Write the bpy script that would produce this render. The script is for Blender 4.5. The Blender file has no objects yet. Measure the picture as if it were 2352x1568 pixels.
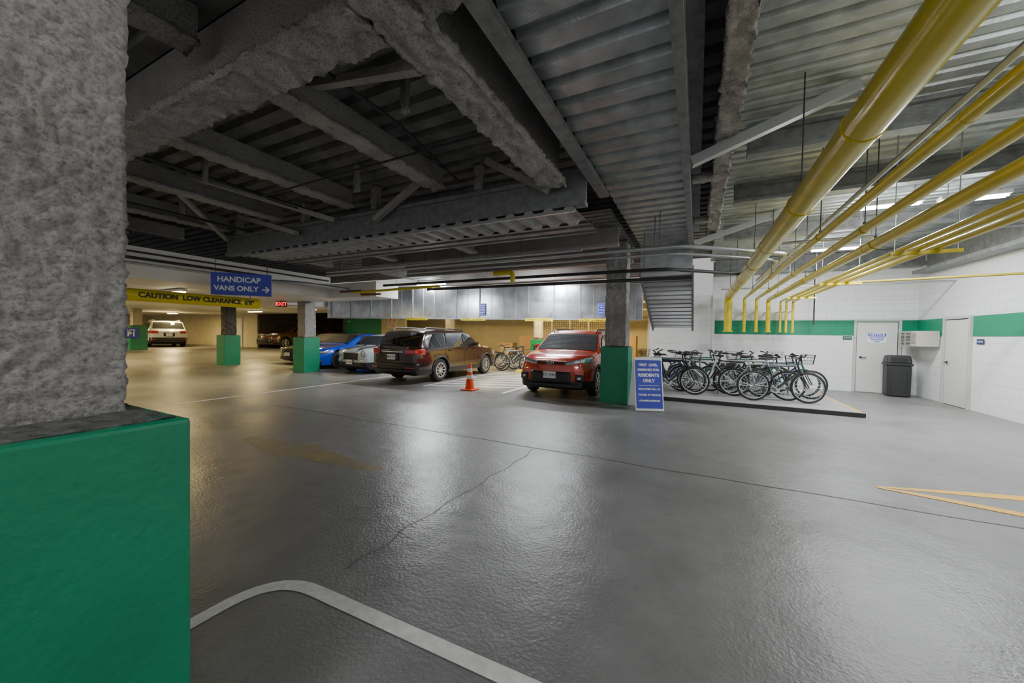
import bpy, math, random
from mathutils import Vector, Matrix, noise
random.seed(4)
R=math.radians
COL=bpy.context.scene.collection
scene=bpy.context.scene
# ------------------------------------------------------------ materials
MC={}
def mat(name,c,rough=.6,metal=0,var=0,vs=5,bump=0,bs=60,emit=0,coat=0,c2=None,bdist=.02,rvar=0):
    if name in MC: return MC[name]
    m=bpy.data.materials.new(name); m.use_nodes=True
    nt=m.node_tree; N=nt.nodes; L=nt.links
    b=N['Principled BSDF']
    b.inputs['Base Color'].default_value=(*c,1)
    b.inputs['Roughness'].default_value=rough
    b.inputs['Metallic'].default_value=metal
    b.inputs['Coat Weight'].default_value=coat
    tc=N.new('ShaderNodeTexCoord')
    if emit:
        b.inputs['Emission Color'].default_value=(*c,1); b.inputs['Emission Strength'].default_value=emit
    n=N.new('ShaderNodeTexNoise'); n.inputs['Scale'].default_value=vs; n.inputs['Detail'].default_value=6
    L.new(tc.outputs['Object'],n.inputs['Vector'])
    if var or c2:
        mx=N.new('ShaderNodeMix'); mx.data_type='RGBA'
        a=c2 if c2 else tuple(x*(1-var) for x in c)
        mx.inputs[6].default_value=(*a,1)
        mx.inputs[7].default_value=(*[min(1,x*(1+var*.5)) for x in c],1)
        rp=N.new('ShaderNodeValToRGB'); rp.color_ramp.elements[0].position=.3; rp.color_ramp.elements[1].position=.7
        L.new(n.outputs[0],rp.inputs[0]); L.new(rp.outputs[0],mx.inputs[0]); L.new(mx.outputs[2],b.inputs['Base Color'])
    if rvar:
        mr=N.new('ShaderNodeMapRange'); mr.inputs[3].default_value=rough-rvar; mr.inputs[4].default_value=rough+rvar
        mr.inputs[1].default_value=.3; mr.inputs[2].default_value=.7
        L.new(n.outputs[0],mr.inputs[0]); L.new(mr.outputs[0],b.inputs['Roughness'])
    if bump:
        n2=N.new('ShaderNodeTexNoise'); n2.inputs['Scale'].default_value=bs; n2.inputs['Detail'].default_value=4
        L.new(tc.outputs['Object'],n2.inputs['Vector'])
        bp=N.new('ShaderNodeBump'); bp.inputs['Strength'].default_value=bump; bp.inputs['Distance'].default_value=bdist
        L.new(n2.outputs[0],bp.inputs['Height']); L.new(bp.outputs[0],b.inputs['Normal'])
    MC[name]=m; return m
def popcorn(name,lo,hi,sc=40,dist=.03):
    m=mat(name,hi,.95); nt=m.node_tree;N=nt.nodes;L=nt.links;b=N['Principled BSDF']
    tc=N.new('ShaderNodeTexCoord'); n=N.new('ShaderNodeTexNoise'); n.inputs['Scale'].default_value=sc; n.inputs['Detail'].default_value=7; n.inputs['Roughness'].default_value=.6
    L.new(tc.outputs['Object'],n.inputs['Vector'])
    rp=N.new('ShaderNodeValToRGB'); e=rp.color_ramp.elements; e[0].position=.33; e[0].color=(*lo,1); e[1].position=.56; e[1].color=(*hi,1)  # paints shade into the cavities: low bump values take the darker colour
    L.new(n.outputs[0],rp.inputs[0])
    n2=N.new('ShaderNodeTexNoise'); n2.inputs['Scale'].default_value=2.2; n2.inputs['Detail'].default_value=3; L.new(tc.outputs['Object'],n2.inputs['Vector'])
    mr=N.new('ShaderNodeMapRange'); mr.inputs[1].default_value=.3; mr.inputs[2].default_value=.7; mr.inputs[3].default_value=.82; mr.inputs[4].default_value=1.08; L.new(n2.outputs[0],mr.inputs[0])
    vm=N.new('ShaderNodeVectorMath'); vm.operation='SCALE'; L.new(rp.outputs[0],vm.inputs[0]); L.new(mr.outputs[0],vm.inputs['Scale']); L.new(vm.outputs[0],b.inputs['Base Color'])
    bp=N.new('ShaderNodeBump'); bp.inputs['Strength'].default_value=.9; bp.inputs['Distance'].default_value=dist
    L.new(n.outputs[0],bp.inputs['Height']); L.new(bp.outputs[0],b.inputs['Normal'])
    return m
def blockmat(name,c,rough=.45):
    m=mat(name,c,rough,bump=0)
    nt=m.node_tree;N=nt.nodes;L=nt.links;b=N['Principled BSDF']
    tc=N.new('ShaderNodeTexCoord'); sp=N.new('ShaderNodeSeparateXYZ'); ad=N.new('ShaderNodeMath'); cb=N.new('ShaderNodeCombineXYZ')
    L.new(tc.outputs['Object'],sp.inputs[0]); L.new(sp.outputs[0],ad.inputs[0]); L.new(sp.outputs[1],ad.inputs[1])
    L.new(ad.outputs[0],cb.inputs[0]); L.new(sp.outputs[2],cb.inputs[1])
    br=N.new('ShaderNodeTexBrick'); br.inputs['Scale'].default_value=1; br.inputs['Brick Width'].default_value=.42
    br.inputs['Row Height'].default_value=.21; br.inputs['Mortar Size'].default_value=.006; br.inputs['Mortar Smooth'].default_value=.5
    br.inputs['Color1'].default_value=(*c,1); br.inputs['Color2'].default_value=(*[x*.97 for x in c],1); br.inputs['Mortar'].default_value=(*[x*.78 for x in c],1)
    L.new(cb.outputs[0],br.inputs[0]); L.new(br.outputs[0],b.inputs['Base Color'])
    bp=N.new('ShaderNodeBump'); bp.invert=True; bp.inputs['Strength'].default_value=.35; bp.inputs['Distance'].default_value=.008
    L.new(br.outputs[1],bp.inputs['Height']); L.new(bp.outputs[0],b.inputs['Normal'])
    return m
M_floor=mat('floor_epoxy',(.20,.197,.195),.37,var=.2,vs=.55,bump=.28,bs=45,bdist=.012,rvar=.09)
nt=M_floor.node_tree; b_=nt.nodes['Principled BSDF']; old=b_.inputs['Normal'].links[0].from_node
n3=nt.nodes.new('ShaderNodeTexNoise'); n3.inputs['Scale'].default_value=3.5; n3.inputs['Detail'].default_value=5
tc3=nt.nodes.new('ShaderNodeTexCoord'); nt.links.new(tc3.outputs['Object'],n3.inputs['Vector'])
bp3=nt.nodes.new('ShaderNodeBump'); bp3.inputs['Strength'].default_value=.28; bp3.inputs['Distance'].default_value=.03
nt.links.new(n3.outputs[0],bp3.inputs['Height']); nt.links.new(old.outputs[0],bp3.inputs['Normal']); nt.links.new(bp3.outputs[0],b_.inputs['Normal'])
col=b_.inputs['Base Color'].links[0].from_socket
n4=nt.nodes.new('ShaderNodeTexNoise'); n4.inputs['Scale'].default_value=3.2; n4.inputs['Detail'].default_value=10; n4.inputs['Roughness'].default_value=.7
nt.links.new(tc3.outputs['Object'],n4.inputs['Vector'])
mr4=nt.nodes.new('ShaderNodeMapRange'); mr4.inputs[1].default_value=.3; mr4.inputs[2].default_value=.7; mr4.inputs[3].default_value=.84; mr4.inputs[4].default_value=1.12
nt.links.new(n4.outputs[0],mr4.inputs[0]); vm4=nt.nodes.new('ShaderNodeVectorMath'); vm4.operation='SCALE'
nt.links.new(col,vm4.inputs[0]); nt.links.new(mr4.outputs[0],vm4.inputs['Scale']); nt.links.new(vm4.outputs[0],b_.inputs['Base Color'])
M_near=popcorn('popcorn_fireproofing',(.24,.225,.215),(.46,.43,.41),75,.022)
M_fire=popcorn('sprayed_fireproofing',(.30,.285,.27),(.56,.53,.505),60,.025)
M_fmid=popcorn('grey_fireproofing',(.20,.19,.18),(.40,.385,.37),50,.025)
M_fired=popcorn('dark_fireproofing',(.19,.185,.175),(.38,.365,.35),50,.02)  # same fireproofing in a darker grey tone
M_green=mat('green_paint',(.0,.22,.11),.42,var=.10,vs=4,bump=.15,bs=40,coat=.1)
M_gcap=mat('column_cap_concrete',(.12,.12,.11),.9,var=.5,vs=20,bump=.6,bs=50)
M_white=mat('white_paint',(.74,.73,.70),.5,var=.06,vs=3)
M_block=blockmat('painted_block',(.80,.81,.81))
M_gblock=blockmat('green_painted_block',(.0,.23,.115))
M_beige=mat('beige_wall',(.60,.54,.38),.7,var=.1,vs=2)
M_dkwall=mat('dark_wall',(.06,.05,.04),.8,var=.2,vs=2)
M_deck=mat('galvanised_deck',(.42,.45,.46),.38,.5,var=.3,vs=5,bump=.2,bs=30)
M_deckd=mat('dark_deck',(.19,.19,.185),.6,.25,var=.4,vs=4,bump=.3,bs=30)  # deck metal in a darker grey
M_deckn=mat('matte_grey_deck',(.27,.28,.28),.55,.1,var=.3,vs=6)
M_steel=mat('grey_steel',(.26,.27,.275),.55,.3,var=.3,vs=8,bump=.3,bs=40)
M_dsteel=mat('dark_steel',(.05,.05,.05),.6,.3,var=.3,vs=8)
M_galv=mat('galvanised_duct',(.55,.58,.62),.28,.9,var=.3,vs=2.5,bump=.08,bs=4,bdist=.04)
M_yel=mat('yellow_pipe_paint',(.68,.54,.0),.3,var=.12,vs=5,coat=.3)
M_yel2=mat('yellow_sign_plastic',(.80,.63,.0),.4)
M_ymark=mat('yellow_floor_paint',(.90,.46,.0),.5,var=.15,vs=25)
M_wmark=mat('white_floor_paint',(.70,.70,.68),.5,var=.18,vs=20)
M_fade=mat('faded_floor_paint',(.55,.40,.12),.42,bump=.2,bs=70,bdist=.01)
nt=M_fade.node_tree; nz=nt.nodes.new('ShaderNodeTexNoise'); nz.inputs['Scale'].default_value=2.2; nz.inputs['Detail'].default_value=9
tcz=nt.nodes.new('ShaderNodeTexCoord'); nt.links.new(tcz.outputs['Object'],nz.inputs['Vector'])
mrz=nt.nodes.new('ShaderNodeMapRange'); mrz.inputs[1].default_value=.28; mrz.inputs[2].default_value=.7; mrz.inputs[3].default_value=.03; mrz.inputs[4].default_value=.5
nt.links.new(nz.outputs[0],mrz.inputs[0]); nt.links.new(mrz.outputs[0],nt.nodes['Principled BSDF'].inputs['Alpha'])
M_crack=mat('floor_crack_sealant',(.09,.09,.09),.6)
M_blk=mat('black_plastic',(.015,.015,.016),.45)
M_rub=mat('tyre_rubber',(.018,.018,.018),.8,bump=.2,bs=80)
M_chr=mat('chrome',(.75,.75,.77),.15,1)
M_alu=mat('alloy',(.62,.63,.65),.28,.85)
M_glass=mat('tinted_glass',(.012,.014,.016),.05,0,coat=1)
M_glassl=mat('clear_glass_dark',(.04,.045,.05),.05,0,coat=1)
M_lamp=mat('headlight_lens',(.55,.57,.6),.08,.6,coat=1)
M_tail=mat('tail_lamp_red',(.45,.01,.01),.15,coat=1)
M_plate=mat('licence_plate_white',(.8,.8,.78),.5)
M_blue=mat('sign_blue',(.045,.06,.50),.4)
M_wtxt=mat('sign_white',(.88,.89,.90),.5)
M_btxt=mat('sign_black',(.01,.01,.01),.5)
M_red=mat('sign_red',(.8,.02,.02),.4,emit=3)
M_or=mat('cone_orange',(.95,.09,.01),.5)
M_tube=mat('fluorescent_tube',(.93,.97,1),.4,emit=30)
M_tubew=mat('warm_tube',(1,.83,.45),.4,emit=16)
M_copper=mat('rusty_pipe',(.20,.08,.05),.6,.3,var=.4,vs=12)
M_cond=mat('conduit',(.40,.41,.42),.4,.6)
M_vinyl=mat('saddle_black',(.012,.012,.012),.5)
# ------------------------------------------------------------ mesh builder
class MB:
    def __init__(s): s.v=[];s.f=[];s.m=[]
    def add(s,vs,fs,mi=0):
        o=len(s.v); s.v+= [tuple(v) for v in vs]
        for f in fs: s.f.append(tuple(i+o for i in f)); s.m.append(mi)
    def box(s,c,d,rot=None,mi=0,top=1.0):
        x,y,z=[k/2 for k in d]
        P=[Vector(p) for p in((-x,-y,-z),(x,-y,-z),(x,y,-z),(-x,y,-z),(-x*top,-y*top,z),(x*top,-y*top,z),(x*top,y*top,z),(-x*top,y*top,z))]
        if rot is not None: P=[rot@p for p in P]
        P=[p+Vector(c) for p in P]
        s.add(P,[(0,3,2,1),(4,5,6,7),(0,1,5,4),(1,2,6,5),(2,3,7,6),(3,0,4,7)],mi); return s
    def bb(s,a,b,mi=0):
        return s.box([(a[i]+b[i])/2 for i in range(3)],[abs(b[i]-a[i]) for i in range(3)],mi=mi)
    def beam(s,p0,p1,w,h,mi=0):
        p0=Vector(p0);p1=Vector(p1);d=p1-p0;l=d.length;d.normalize()
        up=Vector((0,0,1)) if abs(d.z)<.98 else Vector((0,1,0))
        y=up.cross(d).normalized(); z=d.cross(y)
        M=Matrix((d,y,z)).transposed()
        return s.box((p0+p1)/2,(l,w,h),M,mi)
    def path(s,pts,r,n=10,mi=0,closed=False,caps=True):
        P=[Vector(p) for p in pts]; k=len(P); T=[]
        for i in range(k):
            if closed: t=P[(i+1)%k]-P[i-1]
            else: t=P[min(i+1,k-1)]-P[max(i-1,0)]
            T.append(t.normalized())
        u=Vector((0,0,1)) if abs(T[0].z)<.9 else Vector((1,0,0))
        u=(u-T[0]*u.dot(T[0])).normalized(); vs=[]
        for i in range(k):
            u=(u-T[i]*u.dot(T[i])).normalized(); w=T[i].cross(u)
            rr=r[i] if isinstance(r,(list,tuple)) else r
            for j in range(n):
                a=2*math.pi*j/n; vs.append(P[i]+(u*math.cos(a)+w*math.sin(a))*rr)
        fs=[]
        for i in range(k if closed else k-1):
            for j in range(n):
                a=i*n+j;b=i*n+(j+1)%n;c=((i+1)%k)*n+(j+1)%n;d=((i+1)%k)*n+j
                fs.append((a,b,c,d))
        if caps and not closed:
            fs.append(tuple(range(n))[::-1]); fs.append(tuple((k-1)*n+j for j in range(n)))
        s.add(vs,fs,mi); return s
    def tube(s,a,b,r,n=10,mi=0): return s.path([a,b],r,n,mi)
    def lathe(s,prof,c=(0,0,0),axis='z',n=24,mi=0,close=False):
        vs=[]
        for (r,h) in prof:
            for j in range(n):
                a=2*math.pi*j/n; x,y=r*math.cos(a),r*math.sin(a)
                p={'z':(x,y,h),'y':(x,h,y),'x':(h,x,y)}[axis]
                vs.append((p[0]+c[0],p[1]+c[1],p[2]+c[2]))
        k=len(prof);fs=[]
        for i in range(k if close else k-1):
            for j in range(n):
                i2=(i+1)%k
                fs.append((i*n+j,i*n+(j+1)%n,i2*n+(j+1)%n,i2*n+j))
        s.add(vs,fs,mi); return s
    def grid(s,fn,nu,nv,mi=0):
        vs=[fn(i/nu,j/nv) for i in range(nu+1) for j in range(nv+1)]
        fs=[(i*(nv+1)+j,(i+1)*(nv+1)+j,(i+1)*(nv+1)+j+1,i*(nv+1)+j+1) for i in range(nu) for j in range(nv)]
        s.add(vs,fs,mi); return s
    def prism(s,poly,z0,z1,mi=0):
        n=len(poly); vs=[(x,y,z0) for x,y in poly]+[(x,y,z1) for x,y in poly]
        s.add(vs,[tuple(range(n))[::-1],tuple(range(n,2*n))]+[(i,(i+1)%n,n+(i+1)%n,n+i) for i in range(n)],mi); return s
    def obj(s,name,mats,parent=None,smooth=False,bevel=0,loc=(0,0,0),rz=0,label=None,cat=None,kind=None,group=None,recalc=True):
        me=bpy.data.meshes.new(name); me.from_pydata(s.v,[],s.f)
        if not isinstance(mats,(list,tuple)): mats=[mats]
        for m in mats: me.materials.append(m)
        me.polygons.foreach_set('material_index',s.m)
        if recalc:
            import bmesh
            bm=bmesh.new(); bm.from_mesh(me); bmesh.ops.recalc_face_normals(bm,faces=bm.faces); bm.to_mesh(me); bm.free()
        if smooth:
            me.polygons.foreach_set('use_smooth',[True]*len(me.polygons))
            try: me.set_sharp_from_angle(angle=R(42))
            except Exception: pass
        me.update()
        o=bpy.data.objects.new(name,me); COL.objects.link(o)
        o.location=loc; o.rotation_euler=(0,0,R(rz))
        if parent: o.parent=parent
        if bevel:
            md=o.modifiers.new('b','BEVEL'); md.width=bevel; md.segments=2; md.limit_method='ANGLE'
        tag(o,label,cat,kind,group); return o
def tag(o,label=None,cat=None,kind=None,group=None):
    if label:o['label']=label
    if cat:o['category']=cat
    if kind:o['kind']=kind
    if group:o['group']=group
def thing(name,label,cat,loc=(0,0,0),rz=0,group=None,rot=None):
    o=bpy.data.objects.new(name,None); COL.objects.link(o); o.empty_display_size=.1
    o.location=loc; o.rotation_euler=rot if rot else (0,0,R(rz)); tag(o,label,cat,None,group); return o
def dup(o,parent=None):
    c=o.copy(); COL.objects.link(c)
    if parent: c.parent=parent
    for ch in list(o.children): dup(ch,c)
    return c
def fillet(pts,r=.1,n=5):
    P=[Vector(p) for p in pts]; out=[P[0]]
    for i in range(1,len(P)-1):
        a=(P[i-1]-P[i]); b=(P[i+1]-P[i]); ra=min(r,a.length*.45,b.length*.45)
        A=P[i]+a.normalized()*ra; B=P[i]+b.normalized()*ra
        for k in range(n+1):
            t=k/n; out.append(A*(1-t)**2+P[i]*2*t*(1-t)+B*t*t)
    out.append(P[-1]); return out
def text(body,size,parent,loc,m,name='lettering',rot=(90,0,0),off=.0,align='CENTER',ext=.0015,sx=1):
    cu=bpy.data.curves.new(name,'FONT'); cu.body=body; cu.size=size; cu.align_x=align; cu.align_y='CENTER'
    cu.extrude=ext; cu.offset=off
    t=bpy.data.objects.new('tmp',cu); COL.objects.link(t)
    dg=bpy.context.evaluated_depsgraph_get(); dg.update()
    me=bpy.data.meshes.new_from_object(t.evaluated_get(dg)); bpy.data.objects.remove(t)
    me.materials.clear(); me.materials.append(m)
    o=bpy.data.objects.new(name,me); COL.objects.link(o); o.parent=parent; o.location=loc
    o.rotation_euler=[R(a) for a in rot]; o.scale=(sx,1,1); return o
def rough_box(a,b,step,amp,sc,name,m,parent=None,soft=False,**kw):
    mb=MB(); lo=[min(a[i],b[i]) for i in range(3)]; hi=[max(a[i],b[i]) for i in range(3)]
    n=[max(1,int(round((hi[i]-lo[i])/step))) for i in range(3)]
    idx={}
    def P(i,j,k):
        key=(i,j,k)
        if key in idx: return idx[key]
        p=Vector((lo[0]+(hi[0]-lo[0])*i/n[0],lo[1]+(hi[1]-lo[1])*j/n[1],lo[2]+(hi[2]-lo[2])*k/n[2]))
        nr=Vector([(-1 if q==0 else 1 if q==n[t] else 0) for t,q in enumerate((i,j,k))]).normalized()
        if soft: d=(noise.noise(p*sc)+.6*noise.noise(p*sc*2.1))*amp*.6+noise.noise(p*3)*amp*.6+amp*.5
        else: d=noise.turbulence(p*sc,3,False)*amp+noise.noise(p*sc*.2)*amp*.5
        p=p+nr*(d-amp*.5)
        idx[key]=len(mb.v); mb.v.append(tuple(p)); return idx[key]
    for ax in range(3):
        u,v=[t for t in range(3) if t!=ax]
        for side in (0,n[ax]):
            for i in range(n[u]):
                for j in range(n[v]):
                    q=[]
                    for (di,dj) in((0,0),(1,0),(1,1),(0,1)):
                        k=[0,0,0]; k[ax]=side; k[u]=i+di; k[v]=j+dj; q.append(P(*k))
                    mb.f.append(tuple(q)); mb.m.append(0)
    o=mb.obj(name,m,parent,**kw)
    o.data.polygons.foreach_set('use_smooth',[True]*len(o.data.polygons))
    return o
def corrug(x0,x1,y0,y1,z,per=.2,dep=.045,z1=None,thick=0):
    mb=MB(); n=int((y1-y0)/per); per=(y1-y0)/n; pr=[]
    for i in range(n):
        for (t,h) in((0,0),(.3,0),(.42,1),(.62,1),(.74,0)):
            pr.append((y0+(i+t)*per,h*dep))
    pr.append((y1,0))
    def Z(y): return z if z1 is None else z+(z1-z)*(y-y0)/(y1-y0)
    vs=[];
    for (y,h) in pr: vs+= [(x0,y,Z(y)+h),(x1,y,Z(y)+h)]
    fs=[(2*i,2*i+1,2*i+3,2*i+2) for i in range(len(pr)-1)]
    mb.add(vs,fs); return mb
# ------------------------------------------------------------ SETTING
mb=MB()
xs=[-42,-23,-18.5,12]; zs=[.33,.33,0,0]
for i in range(3):
    mb.add([(xs[i],-6,zs[i]),(xs[i+1],-6,zs[i+1]),(xs[i+1],24,zs[i+1]),(xs[i],24,zs[i])],[(0,1,2,3)])
    mb.add([(xs[i],-6,-.3),(xs[i+1],-6,-.3),(xs[i+1],24,-.3),(xs[i],24,-.3)],[(0,3,2,1)])
mb.obj('floor',M_floor,kind='structure',label='glossy grey epoxy coated concrete garage floor',recalc=False)
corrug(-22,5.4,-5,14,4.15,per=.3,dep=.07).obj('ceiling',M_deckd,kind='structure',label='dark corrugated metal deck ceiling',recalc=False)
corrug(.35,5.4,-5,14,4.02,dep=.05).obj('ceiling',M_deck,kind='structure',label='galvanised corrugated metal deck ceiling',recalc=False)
MB().bb((-22,-5,4.25),(5.6,14.2,4.4)).obj('ceiling',M_dkwall,kind='structure',label='concrete slab above the metal deck')
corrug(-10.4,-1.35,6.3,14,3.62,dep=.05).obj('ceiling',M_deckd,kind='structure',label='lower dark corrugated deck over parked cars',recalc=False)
MB().bb((-42,14,3.45),(-1.4,22,3.6)).obj('ceiling',M_beige,kind='structure',label='beige painted rear garage ceiling')
mb=MB().bb((-42,-6,2.55),(-10.5,8.0,3.2)).bb((-42,8.0,2.55),(-14.8,14.4,3.2)).bb((-14.8,8.0,2.55),(-8.5,8.9,3.0))
mb.obj('ceiling',M_white,kind='structure',label='low white painted concrete soffit over parking bays')
MB().bb((.45,14,0),(5.6,14.2,4.0)).bb((-1.5,14,0),(.45,14.2,2.9)).obj('wall_back',M_block,kind='structure',label='white painted concrete block wall')
MB().bb((5.4,-6,0),(5.6,14,4.0)).obj('wall_right',M_block,kind='structure',label='white painted concrete block wall')
MB().bb((-42,14.5,.33),(-26.2,14.7,2.6)).obj('wall_left_rear',M_beige,kind='structure',label='beige painted garage wall')
MB().bb((-42,-6,.33),(-41.8,14.5,2.6)).obj('wall_left',M_beige,kind='structure',label='beige painted garage end wall')
MB().bb((-26,21,0),(-1.4,21.2,3.5)).obj('wall_far',M_beige,kind='structure',label='beige painted wall behind the storage bays')
MB().bb((-1.6,14.2,0),(-1.4,21,3.5)).obj('wall_storage',M_beige,kind='structure',label='beige painted storage side wall')
MB().bb((-26.2,14.5,0),(-26,21,3.5)).obj('wall_bay',M_dkwall,kind='structure',label='dark wall beside parking bay')
MB().bb((.45,13.985,1.62),(5.385,13.999,2.06)).obj('trim_1',M_gblock,kind='structure',label='green painted stripe on block wall')
MB().bb((5.385,12.75,1.62),(5.399,13.985,2.06)).bb((5.385,-6,1.62),(5.399,11.7,2.06)).obj('trim_2',M_gblock,kind='structure',label='green painted stripe on block wall')
MB().bb((.45,13.93,0),(.52,13.99,3.3)).obj('trim_3',M_block,kind='structure',label='white wall corner edge')
M_door=mat('door_paint',(.66,.66,.63),.4,var=.03)
M_frame=mat('door_frame_paint',(.52,.52,.49),.4)
def door(name,loc,rz,w=.86,h=2.0,lbl='white painted steel door with frame'):
    o=thing(name,lbl,None,loc,rz); o['kind']='structure'
    MB().bb((-w/2,-.03,0.01),(w/2,-.002,h)).obj('door_leaf',M_door,o,bevel=.004)
    MB().bb((-w/2-.018,-.012,0),(-w/2-.0,0,h+.018)).bb((w/2,-.012,0),(w/2+.018,0,h+.018)).bb((-w/2,-.012,h),(w/2,0,h+.018)).obj('door_gap',M_dsteel,o)
    MB().bb((-w/2-.075,-.06,0),(-w/2-.018,0,h+.075)).bb((w/2+.018,-.06,0),(w/2+.075,0,h+.075)).bb((-w/2-.018,-.06,h+.018),(w/2+.018,0,h+.075)).obj('door_frame',M_frame,o,bevel=.004)
    mb=MB(); mb.tube((-w/2+.09,-.03,1),(-w/2+.09,-.08,1),.012); mb.tube((-w/2+.09,-.08,1),(-w/2+.2,-.08,1),.011); mb.lathe([(.0,-.04),(.03,-.04),(.03,-.03)],(-w/2+.09,0,1),'y'); mb.obj('door_handle',M_dsteel,o,smooth=True)
    for z in (.25,1,1.75): MB().tube((w/2,-.04,z-.05),(w/2,-.04,z+.05),.012).obj('hinge',M_alu,o)
    return o
d1=door('door_1',(4.56,14,0),0)
door('door_2',(5.4,12.22,0),-90)
dd=door('door_3',(-28.4,14.5,.33),0,w=.9); dd=door('door_4',(-29.45,14.5,.33),0,w=.9)
def sign(name,label,loc,rz,w,h,face,lines,th=.012,border=None,group=None):
    o=thing(name,label,'sign',loc,rz,group=group)
    MB().bb((-w/2,-th,-h/2),(w/2,0,h/2)).obj('panel',face,o,bevel=.002)
    if border:
        b=.012
        mb=MB()
        for (a,c) in(((-w/2+b,-h/2+b),(w/2-b,-h/2+b+.006)),((-w/2+b,h/2-b-.006),(w/2-b,h/2-b)),((-w/2+b,-h/2+b),(-w/2+b+.006,h/2-b)),((w/2-b-.006,-h/2+b),(w/2-b,h/2-b))):
            mb.bb((a[0],-th-.001,a[1]),(c[0],-th,c[1]))
        mb.obj('border',border,o)
    for (s,sz,x,z,m,off) in lines:
        text(s,sz,o,(x,-th-.001,z),m,off=off)
    return o
s=sign('notice_sign','white notice sign with blue header on the steel door',(4.56,13.965,1.56),0,.4,.28,M_wtxt,[('AUTHORIZED',.052,0,.01,M_blue,.002),('PERSONNEL',.052,0,-.045,M_blue,.002),('ONLY',.052,0,-.1,M_blue,.002)],th=.004)
MB().bb((-.19,-.006,.045),(.19,-.004,.13)).obj('header',M_blue,s); text('NOTICE',.09,s,(0,-.008,.088),M_wtxt,off=.002)
M_gs=mat('sign_dark_green',(.01,.09,.07),.4)
sign('room_sign','small dark green room sign on block wall',(3.92,13.985,1.55),0,.2,.1,M_gs,[('ELEC RM',.04,0,0,M_wtxt,0)],th=.006)
sign('room_sign','small dark blue room sign beside the door',(5.385,11.45,1.5),-90,.22,.11,mat('sign_navy',(.01,.03,.12),.4),[('STORAGE',.04,0,0,M_wtxt,0)],th=.006)
# ------------------------------------------------------------ COLUMNS
def column(cx,cy,z0=0,w=.6,sw=.42,top=2.55,shaft=M_fire,lab='square steel column with green painted base',step=.035,gh=1.25):
    o=thing('column',lab,'column',(cx,cy,z0),group='garage columns')
    MB().bb((-w/2,-w/2,0),(w/2,w/2,gh)).obj('base_wrap',M_green,o,bevel=.012)
    MB().bb((-w/2+.03,-w/2+.03,gh),(w/2-.03,w/2-.03,gh+.012)).obj('base_cap',M_gcap,o)
    rough_box((-sw/2,-sw/2,gh+.01),(sw/2,sw/2,top-z0),step,.03,13,'shaft',shaft,o)
    return o
c=column(-1.62,8.62,top=3.6,sw=.47,shaft=M_fmid,lab='fireproofed column with green base beside a folding sign')
column(-12.75,8.75,w=.62,sw=.44,shaft=M_fmid,lab='fireproofed column with green base between parked cars')
column(-17.9,8.75,w=.62,sw=.42,shaft=M_dsteel,lab='dark steel column with green painted base')
p=column(-27.3,8.9,z0=.33,w=.7,sw=.4,top=2.55,shaft=M_beige,lab='column with green base carrying a level sign',gh=1.28)
s=sign('level_sign','blue level sign on green column base',(-26.94,8.6,1.22),56,.55,.55,M_blue,[('LEVEL',.13,0,.17,M_wtxt,.002),('P1',.34,0,-.06,M_wtxt,.012)])
o=thing('column','close rough fireproofed column with green painted base','column',(0,0,0),group='garage columns')
MB().bb((-1.9,-.12,0),(-1.27,.53,1.25)).obj('base_wrap',M_green,o,bevel=.012)
rough_box((-1.88,-.1,1.245),(-1.3,.51,1.258),.03,.012,20,'base_cap',M_gcap,o)
rough_box((-2.0,-.35,1.24),(-1.5,.47,4.1),.012,.018,34,'shaft',M_near,o,soft=True)
# ------------------------------------------------------------ BEAMS
def ibeam(p0,p1,w,h,tf=.05,name='steel_beam',m=M_fired,label='fireproofed steel ceiling beam',group='ceiling beams'):
    mb=MB();p0=Vector(p0);p1=Vector(p1)
    mb.beam(p0+Vector((0,0,tf/2)),p1+Vector((0,0,tf/2)),w,tf)
    mb.beam(p0+Vector((0,0,h/2)),p1+Vector((0,0,h/2)),w*.22,h-tf)
    mb.beam(p0+Vector((0,0,h-tf/2)),p1+Vector((0,0,h-tf/2)),w,tf)
    return mb.obj(name,m,label=label,cat='beam',group=group)
def rbeam(a,b,webtop,amp,sc,m,label,step=.035,wm=M_fired,group=None):
    g=rough_box(a,b,step,amp,sc,'steel_beam',m,label=label,cat='beam',group=group)
    dx=b[0]-a[0];dy=b[1]-a[1];cx=(a[0]+b[0])/2;cy=(a[1]+b[1])/2
    if dx>dy: MB().bb((a[0],cy-.06,b[2]-.03),(b[0],cy+.06,webtop)).obj('girder_web',wm,g)
    else: MB().bb((cx-.06,a[1],b[2]-.03),(cx+.06,b[1],webtop)).obj('girder_web',wm,g)
    return g
rbeam((-1.98,-4,3.5),(-1.62,4.85,3.62),4.15,.035,13,M_fire,'heavy sprayed fireproofed girder',.03)
rbeam((-14,1.62,3.5),(-1.98,1.98,3.62),4.15,.035,13,M_fire,'sprayed fireproofed cross girder')
rbeam((-1.6,1.66,3.5),(-1.3,1.94,3.62),4.15,.03,13,M_fired,'short stub of fireproofed cross girder')
for i,x in enumerate((-3.8,-5.9,-8,-10.1,-12.2)):
    rbeam((x-.14,2,3.8),(x+.14,4.9,3.87),4.15,.03,13,M_fire,'sprayed secondary beam under deck',.045,group='secondary beams')
for x in (-3.8,-5.9,-8,-10.1): rbeam((x-.12,-4,3.8),(x+.12,1.6,3.87),4.15,.03,13,M_fired,'sprayed secondary beam under deck',.06,group='secondary beams')
for y in (7.4,9.2,11.2): ibeam((-8.4,y,3.25),(-1.4,y,3.25),.2,.36)
for x in (-9.4,-7,-4.6): ibeam((x,6.35,3.32),(x,7.2,3.32),.2,.3)
ibeam((-10.6,3.2,3.45),(-14,3.2,3.45),.3,.4)
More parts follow.
